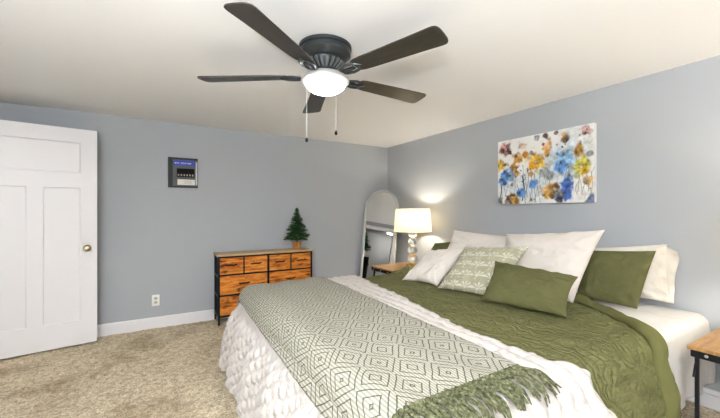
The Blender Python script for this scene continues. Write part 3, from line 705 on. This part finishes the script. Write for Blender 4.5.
# patterned throw on the blanket, with a fringe at both ends
TV0, TV1 = .80, BY1+.20
v = np.linspace(TV1, TV0, 300); s_ = np.linspace(0, 1, 120); S, V = np.meshgrid(s_, v, indexing='ij')
def tx0(V): return np.interp(V, [.7, 1.2, 2.3, 3.0], [BX0-.165, BX0-.16, BX0-.125, BX0-.10])
def tx1(V): return np.interp(V, [.7, 1.0, 2.0, 3.0], [1.165, 1.205, 1.25, 1.30])
U = tx0(V)+(tx1(V)-tx0(V))*S
def td(U, V, s): return .006*fbm(U*6, V*6, 3) + .003*np.sin(U*22+3*fbm(U*3, V*3, 2)) + .003*fbm(U*30, V*30, 2)
throw, TP = cloth('throw_blanket', 'throw', U, V, .668, (BX0-.05, None, BY0-.06, BY1+.05), td, .007, 'sage and off white diamond woven throw with green fringe lying on the white blanket', 'throw', r=.10, flare=.10)
rs = random.Random(9)
def tassel(p, dirn, ln):
    b = BM(); side = Vector((-dirn.y, dirn.x, 0)); ph = rs.uniform(0, 6); curl = rs.uniform(-.02, .02); lift = rs.uniform(0, .012)
    for q in range(3):
        l2 = ln*rs.uniform(.85, 1.05); sp = (q-1)*rs.uniform(.003, .012); pts = []
        for k in range(11):
            t = k/10
            o_ = side*(curl*t*t + sp*t + .0035*math.sin(t*11+ph+q*2.1))
            pts.append((p+dirn*l2*t+o_, .007+lift*math.sin(t*PI)+.0035*math.cos(t*11+ph+q*2.1)))
        tube(b, [fall(pt, zz) for pt, zz in pts], [.0050]+[.0052]*7+[.0046, .0036, .002], 7)
    bmesh.ops.create_icosphere(b, subdivisions=2, radius=.0115, matrix=Matrix.Translation(fall(p+dirn*.004, .010)))
    return b
def fall(pt, zz):      # put a flat cloth coordinate on the draped bed
    q, s = drape(np.array([pt.x]), np.array([pt.y]), .664+zz, BX0-.05, None, BY0-.07, BY1+.06, r=.10, flare=.12)
    return Vector(q[0])
for i in range(34):
    t = (i+.5)/34
    x = float(tx0(TV0)+.02+(tx1(TV0)-tx0(TV0)-.02)*t)
    obj('fringe_tassel', tassel(Vector((x, TV0+.004, 0)), Vector((.06+.30*t**2+rs.gauss(0, .07), -1, 0)).normalized(), rs.uniform(.14, .175)), 'fringe', throw)
for i in range(34):
    t = (i+.5)/34
    x = float(tx0(TV1)+.02+(tx1(TV1)-tx0(TV1)-.02)*t)
    obj('fringe_tassel', tassel(Vector((x, TV1-.004, 0)), Vector((rs.uniform(-.25, .25), 1, 0)).normalized(), rs.uniform(.10, .14)), 'fringe', throw)

# ------------------------------------------------------------------ pillows
def pillow(name, label, cat, mt, px, zb, lean, thick, pinch=.06, wr=.012, group='pillows at the head of the bed', colf=None, nn=60, seed=0, ext=1.0, push=0.0, sag=0.0):
    """px: corners TL,TR,BR,BL as the photograph shows them; the pillow's middle plane leans back by 'lean' degrees from its lower edge at height zb"""
    TL, TR, BR, BL = px
    zb0, zb1 = zb if hasattr(zb, '__len__') else (zb, zb)
    bl = on(*BL, 'Z', zb0); br = on(*BR, 'Z', zb1)
    e = br-bl; eh = np.array([e[0], e[1], 0]); eh /= np.linalg.norm(eh)
    hn = np.array([eh[1], -eh[0], 0]);                      # horizontal normal, to be turned to the room side (-x)
    if hn[0] > 0: hn = -hn
    la = math.radians(lean); up = -hn*math.sin(la)+np.array([0, 0, math.cos(la)]); e = e/np.linalg.norm(e)
    nrm = np.cross(e, up); nrm /= np.linalg.norm(nrm)
    if nrm[0] > 0: nrm = -nrm
    tl = on_plane(*TL, bl, nrm); tr = on_plane(*TR, bl, nrm)
    u = np.linspace(-1, 1, nn); U, V = np.meshgrid(u, u, indexing='ij')
    w_ = lambda t: np.sign(t)*np.abs(t)**.9
    pu = w_(U)*(1-pinch*(1-V**2)*np.abs(U)**2); pv = w_(V)*(1-pinch*(1-U**2)*np.abs(V)**2) - sag*(1-U**2)*(V+1)/2
    s, t = ((pu+1)/2)[..., None], ((pv+1)/2)[..., None]
    mid = bl*(1-s)*(1-t)+br*s*(1-t)+tr*s*t+tl*(1-s)*t
    prof = (np.clip(1-np.abs(U)**2.6, 0, 1)*np.clip(1-np.abs(V)**2.6, 0, 1))**.62
    rad = np.hypot(U, V)
    wk = wr*(fbm(U*2.2+seed, V*2.2+seed*2, 4)+.7*fbm(U*7+seed, V*2.5, 3))*prof**.3 + wr*.8*np.sin(np.arctan2(V, U)*14+seed)*smooth(.7, 1.1, rad)*prof**.3 + wr*.5*fbm(U*3+V*9+seed, V*3-U*5, 3)*prof**.3
    wb = wr*fbm(U*2+seed+9, V*2, 3)*prof**.3
    f = mid + nrm*(thick/2*prof+wk+.0035)[..., None]; bk = mid - nrm*(thick/2*prof+wb+.0035)[..., None]
    off = mid[nn//2, 0].copy()
    colr = colf((pu+1)/2, (pv+1)/2) if colf is not None else None
    me = grid_mesh(name, f-off, colr=colr, closed_back=bk-off); o = link(name, me, mt, loc=tuple(off))
    bm = bmesh.new(); bm.from_mesh(me); bmesh.ops.recalc_face_normals(bm, faces=bm.faces); bm.to_mesh(me); bm.free()
    print(name, 'w %.2f h %.2f' % (np.linalg.norm(br-bl), np.linalg.norm(tl-bl)), bl.round(2), br.round(2), tl.round(2), tr.round(2))
    return tag(o, label, cat, group), (tl, tr, br, bl, nrm)

pillow('pillow', 'olive green pillow mostly hidden behind the white pillow nearest the corner lamp', 'pillow', 'green_linen', [(435, 243), (470, 239), (458, 270), (417, 268)], .63, 13, .11, seed=1)
pillow('pillow', 'white pillow standing against the wall at the lamp side of the bed', 'pillow', 'cream_linen', [(454, 230), (526, 237), (512, 279), (436, 271)], .63, 19, .15, seed=2)
pw, (ptl, ptr, pbr, pbl, pnr) = pillow('pillow', 'white pillow at the far right of the bed, behind a green pillow', 'pillow', 'ivory_cotton', [(588, 248), (668, 244), (671, 303), (588, 290)], (.648, .643), 4, .12, .03, seed=3)
t = np.linspace(0, 1, 40); q = np.linspace(0, 1, 12); TT, QQ = np.meshgrid(t, q, indexing='ij')
side = (pbr-pbl)/np.linalg.norm(pbr-pbl)
e0 = pbr-side*.03; e1 = ptr-side*.03; ln = (.045+.055*TT**2*(1-.35*smooth(.85, 1, TT)))[..., None]
Pm = e0+(e1-e0)*TT[..., None] + side*ln*QQ[..., None] + pnr*(.012*np.sin(TT*13+1)*QQ+.030*QQ*(TT-.5))[..., None] + np.array([0, 0, 1])*(-.05*QQ*TT)[..., None]
fl = link('pillowcase_hem', grid_mesh('pillowcase_hem', Pm-np.array(pw.location), thick=.006), 'ivory_cotton', pw); fl['label'] = 'loose open hem'
pillow('pillow', 'square green pillow standing in front of the far right white pillow', 'pillow', 'green_linen', [(582, 250), (656, 251), (637, 309), (577, 297)], .625, 18, .11, .03, seed=4)
pillow('pillow', 'largest white square pillow standing in the middle of the bed', 'pillow', 'cream_linen', [(507, 234), (605, 230), (573, 303), (497, 286)], .625, 26, .17, .05, .013, seed=5)
pillow('pillow', 'plain cream cushion leaning at the lamp end of the front row', 'cushion', 'cream_linen', [(430, 250), (472, 248), (437, 286), (402, 280)], .63, 48, .13, .12, seed=6)
def fan_motif(u, v):
    base = np.array([.345, .325, .225]); lite = np.array([.60, .58, .48]); C = np.ones(u.shape+(3,))*base
    mk = np.zeros_like(u)
    for r in range(5):
        for c_ in range(5):
            cx = (c_+.5+.5*(r % 2))/4.6-.04; cy = (r+.35)/4.7
            dx, dy = (u-cx)*4.0, (v-cy)*4.0; rr = np.hypot(dx, dy*1.15); th = np.arctan2(dx, dy)
            ray = (np.cos(th*9) > -.25)*(np.abs(th) < 1.75)*(rr > .12)*(rr < .46)
            dot = (rr < .09)+((np.hypot(dx, dy+.22) < .06))
            mk = np.maximum(mk, np.clip(ray+dot, 0, 1)*(.75+.5*vnoise(u*60, v*60)))
    return C*(1-mk[..., None])+lite*mk[..., None]
pillow('pillow', 'sage green cushion embroidered with pale fan flowers', 'cushion', 'embroidered', [(465, 247), (529, 247), (492, 297), (438, 288)], .63, 38, .12, .04, colf=fan_motif, nn=150, seed=7)
pillow('pillow', 'long dark green lumbar cushion lying frontmost on the quilt', 'cushion', 'green_linen', [(495, 261), (578, 277), (567, 318), (480, 300)], .645, 52, .13, .09, seed=8)
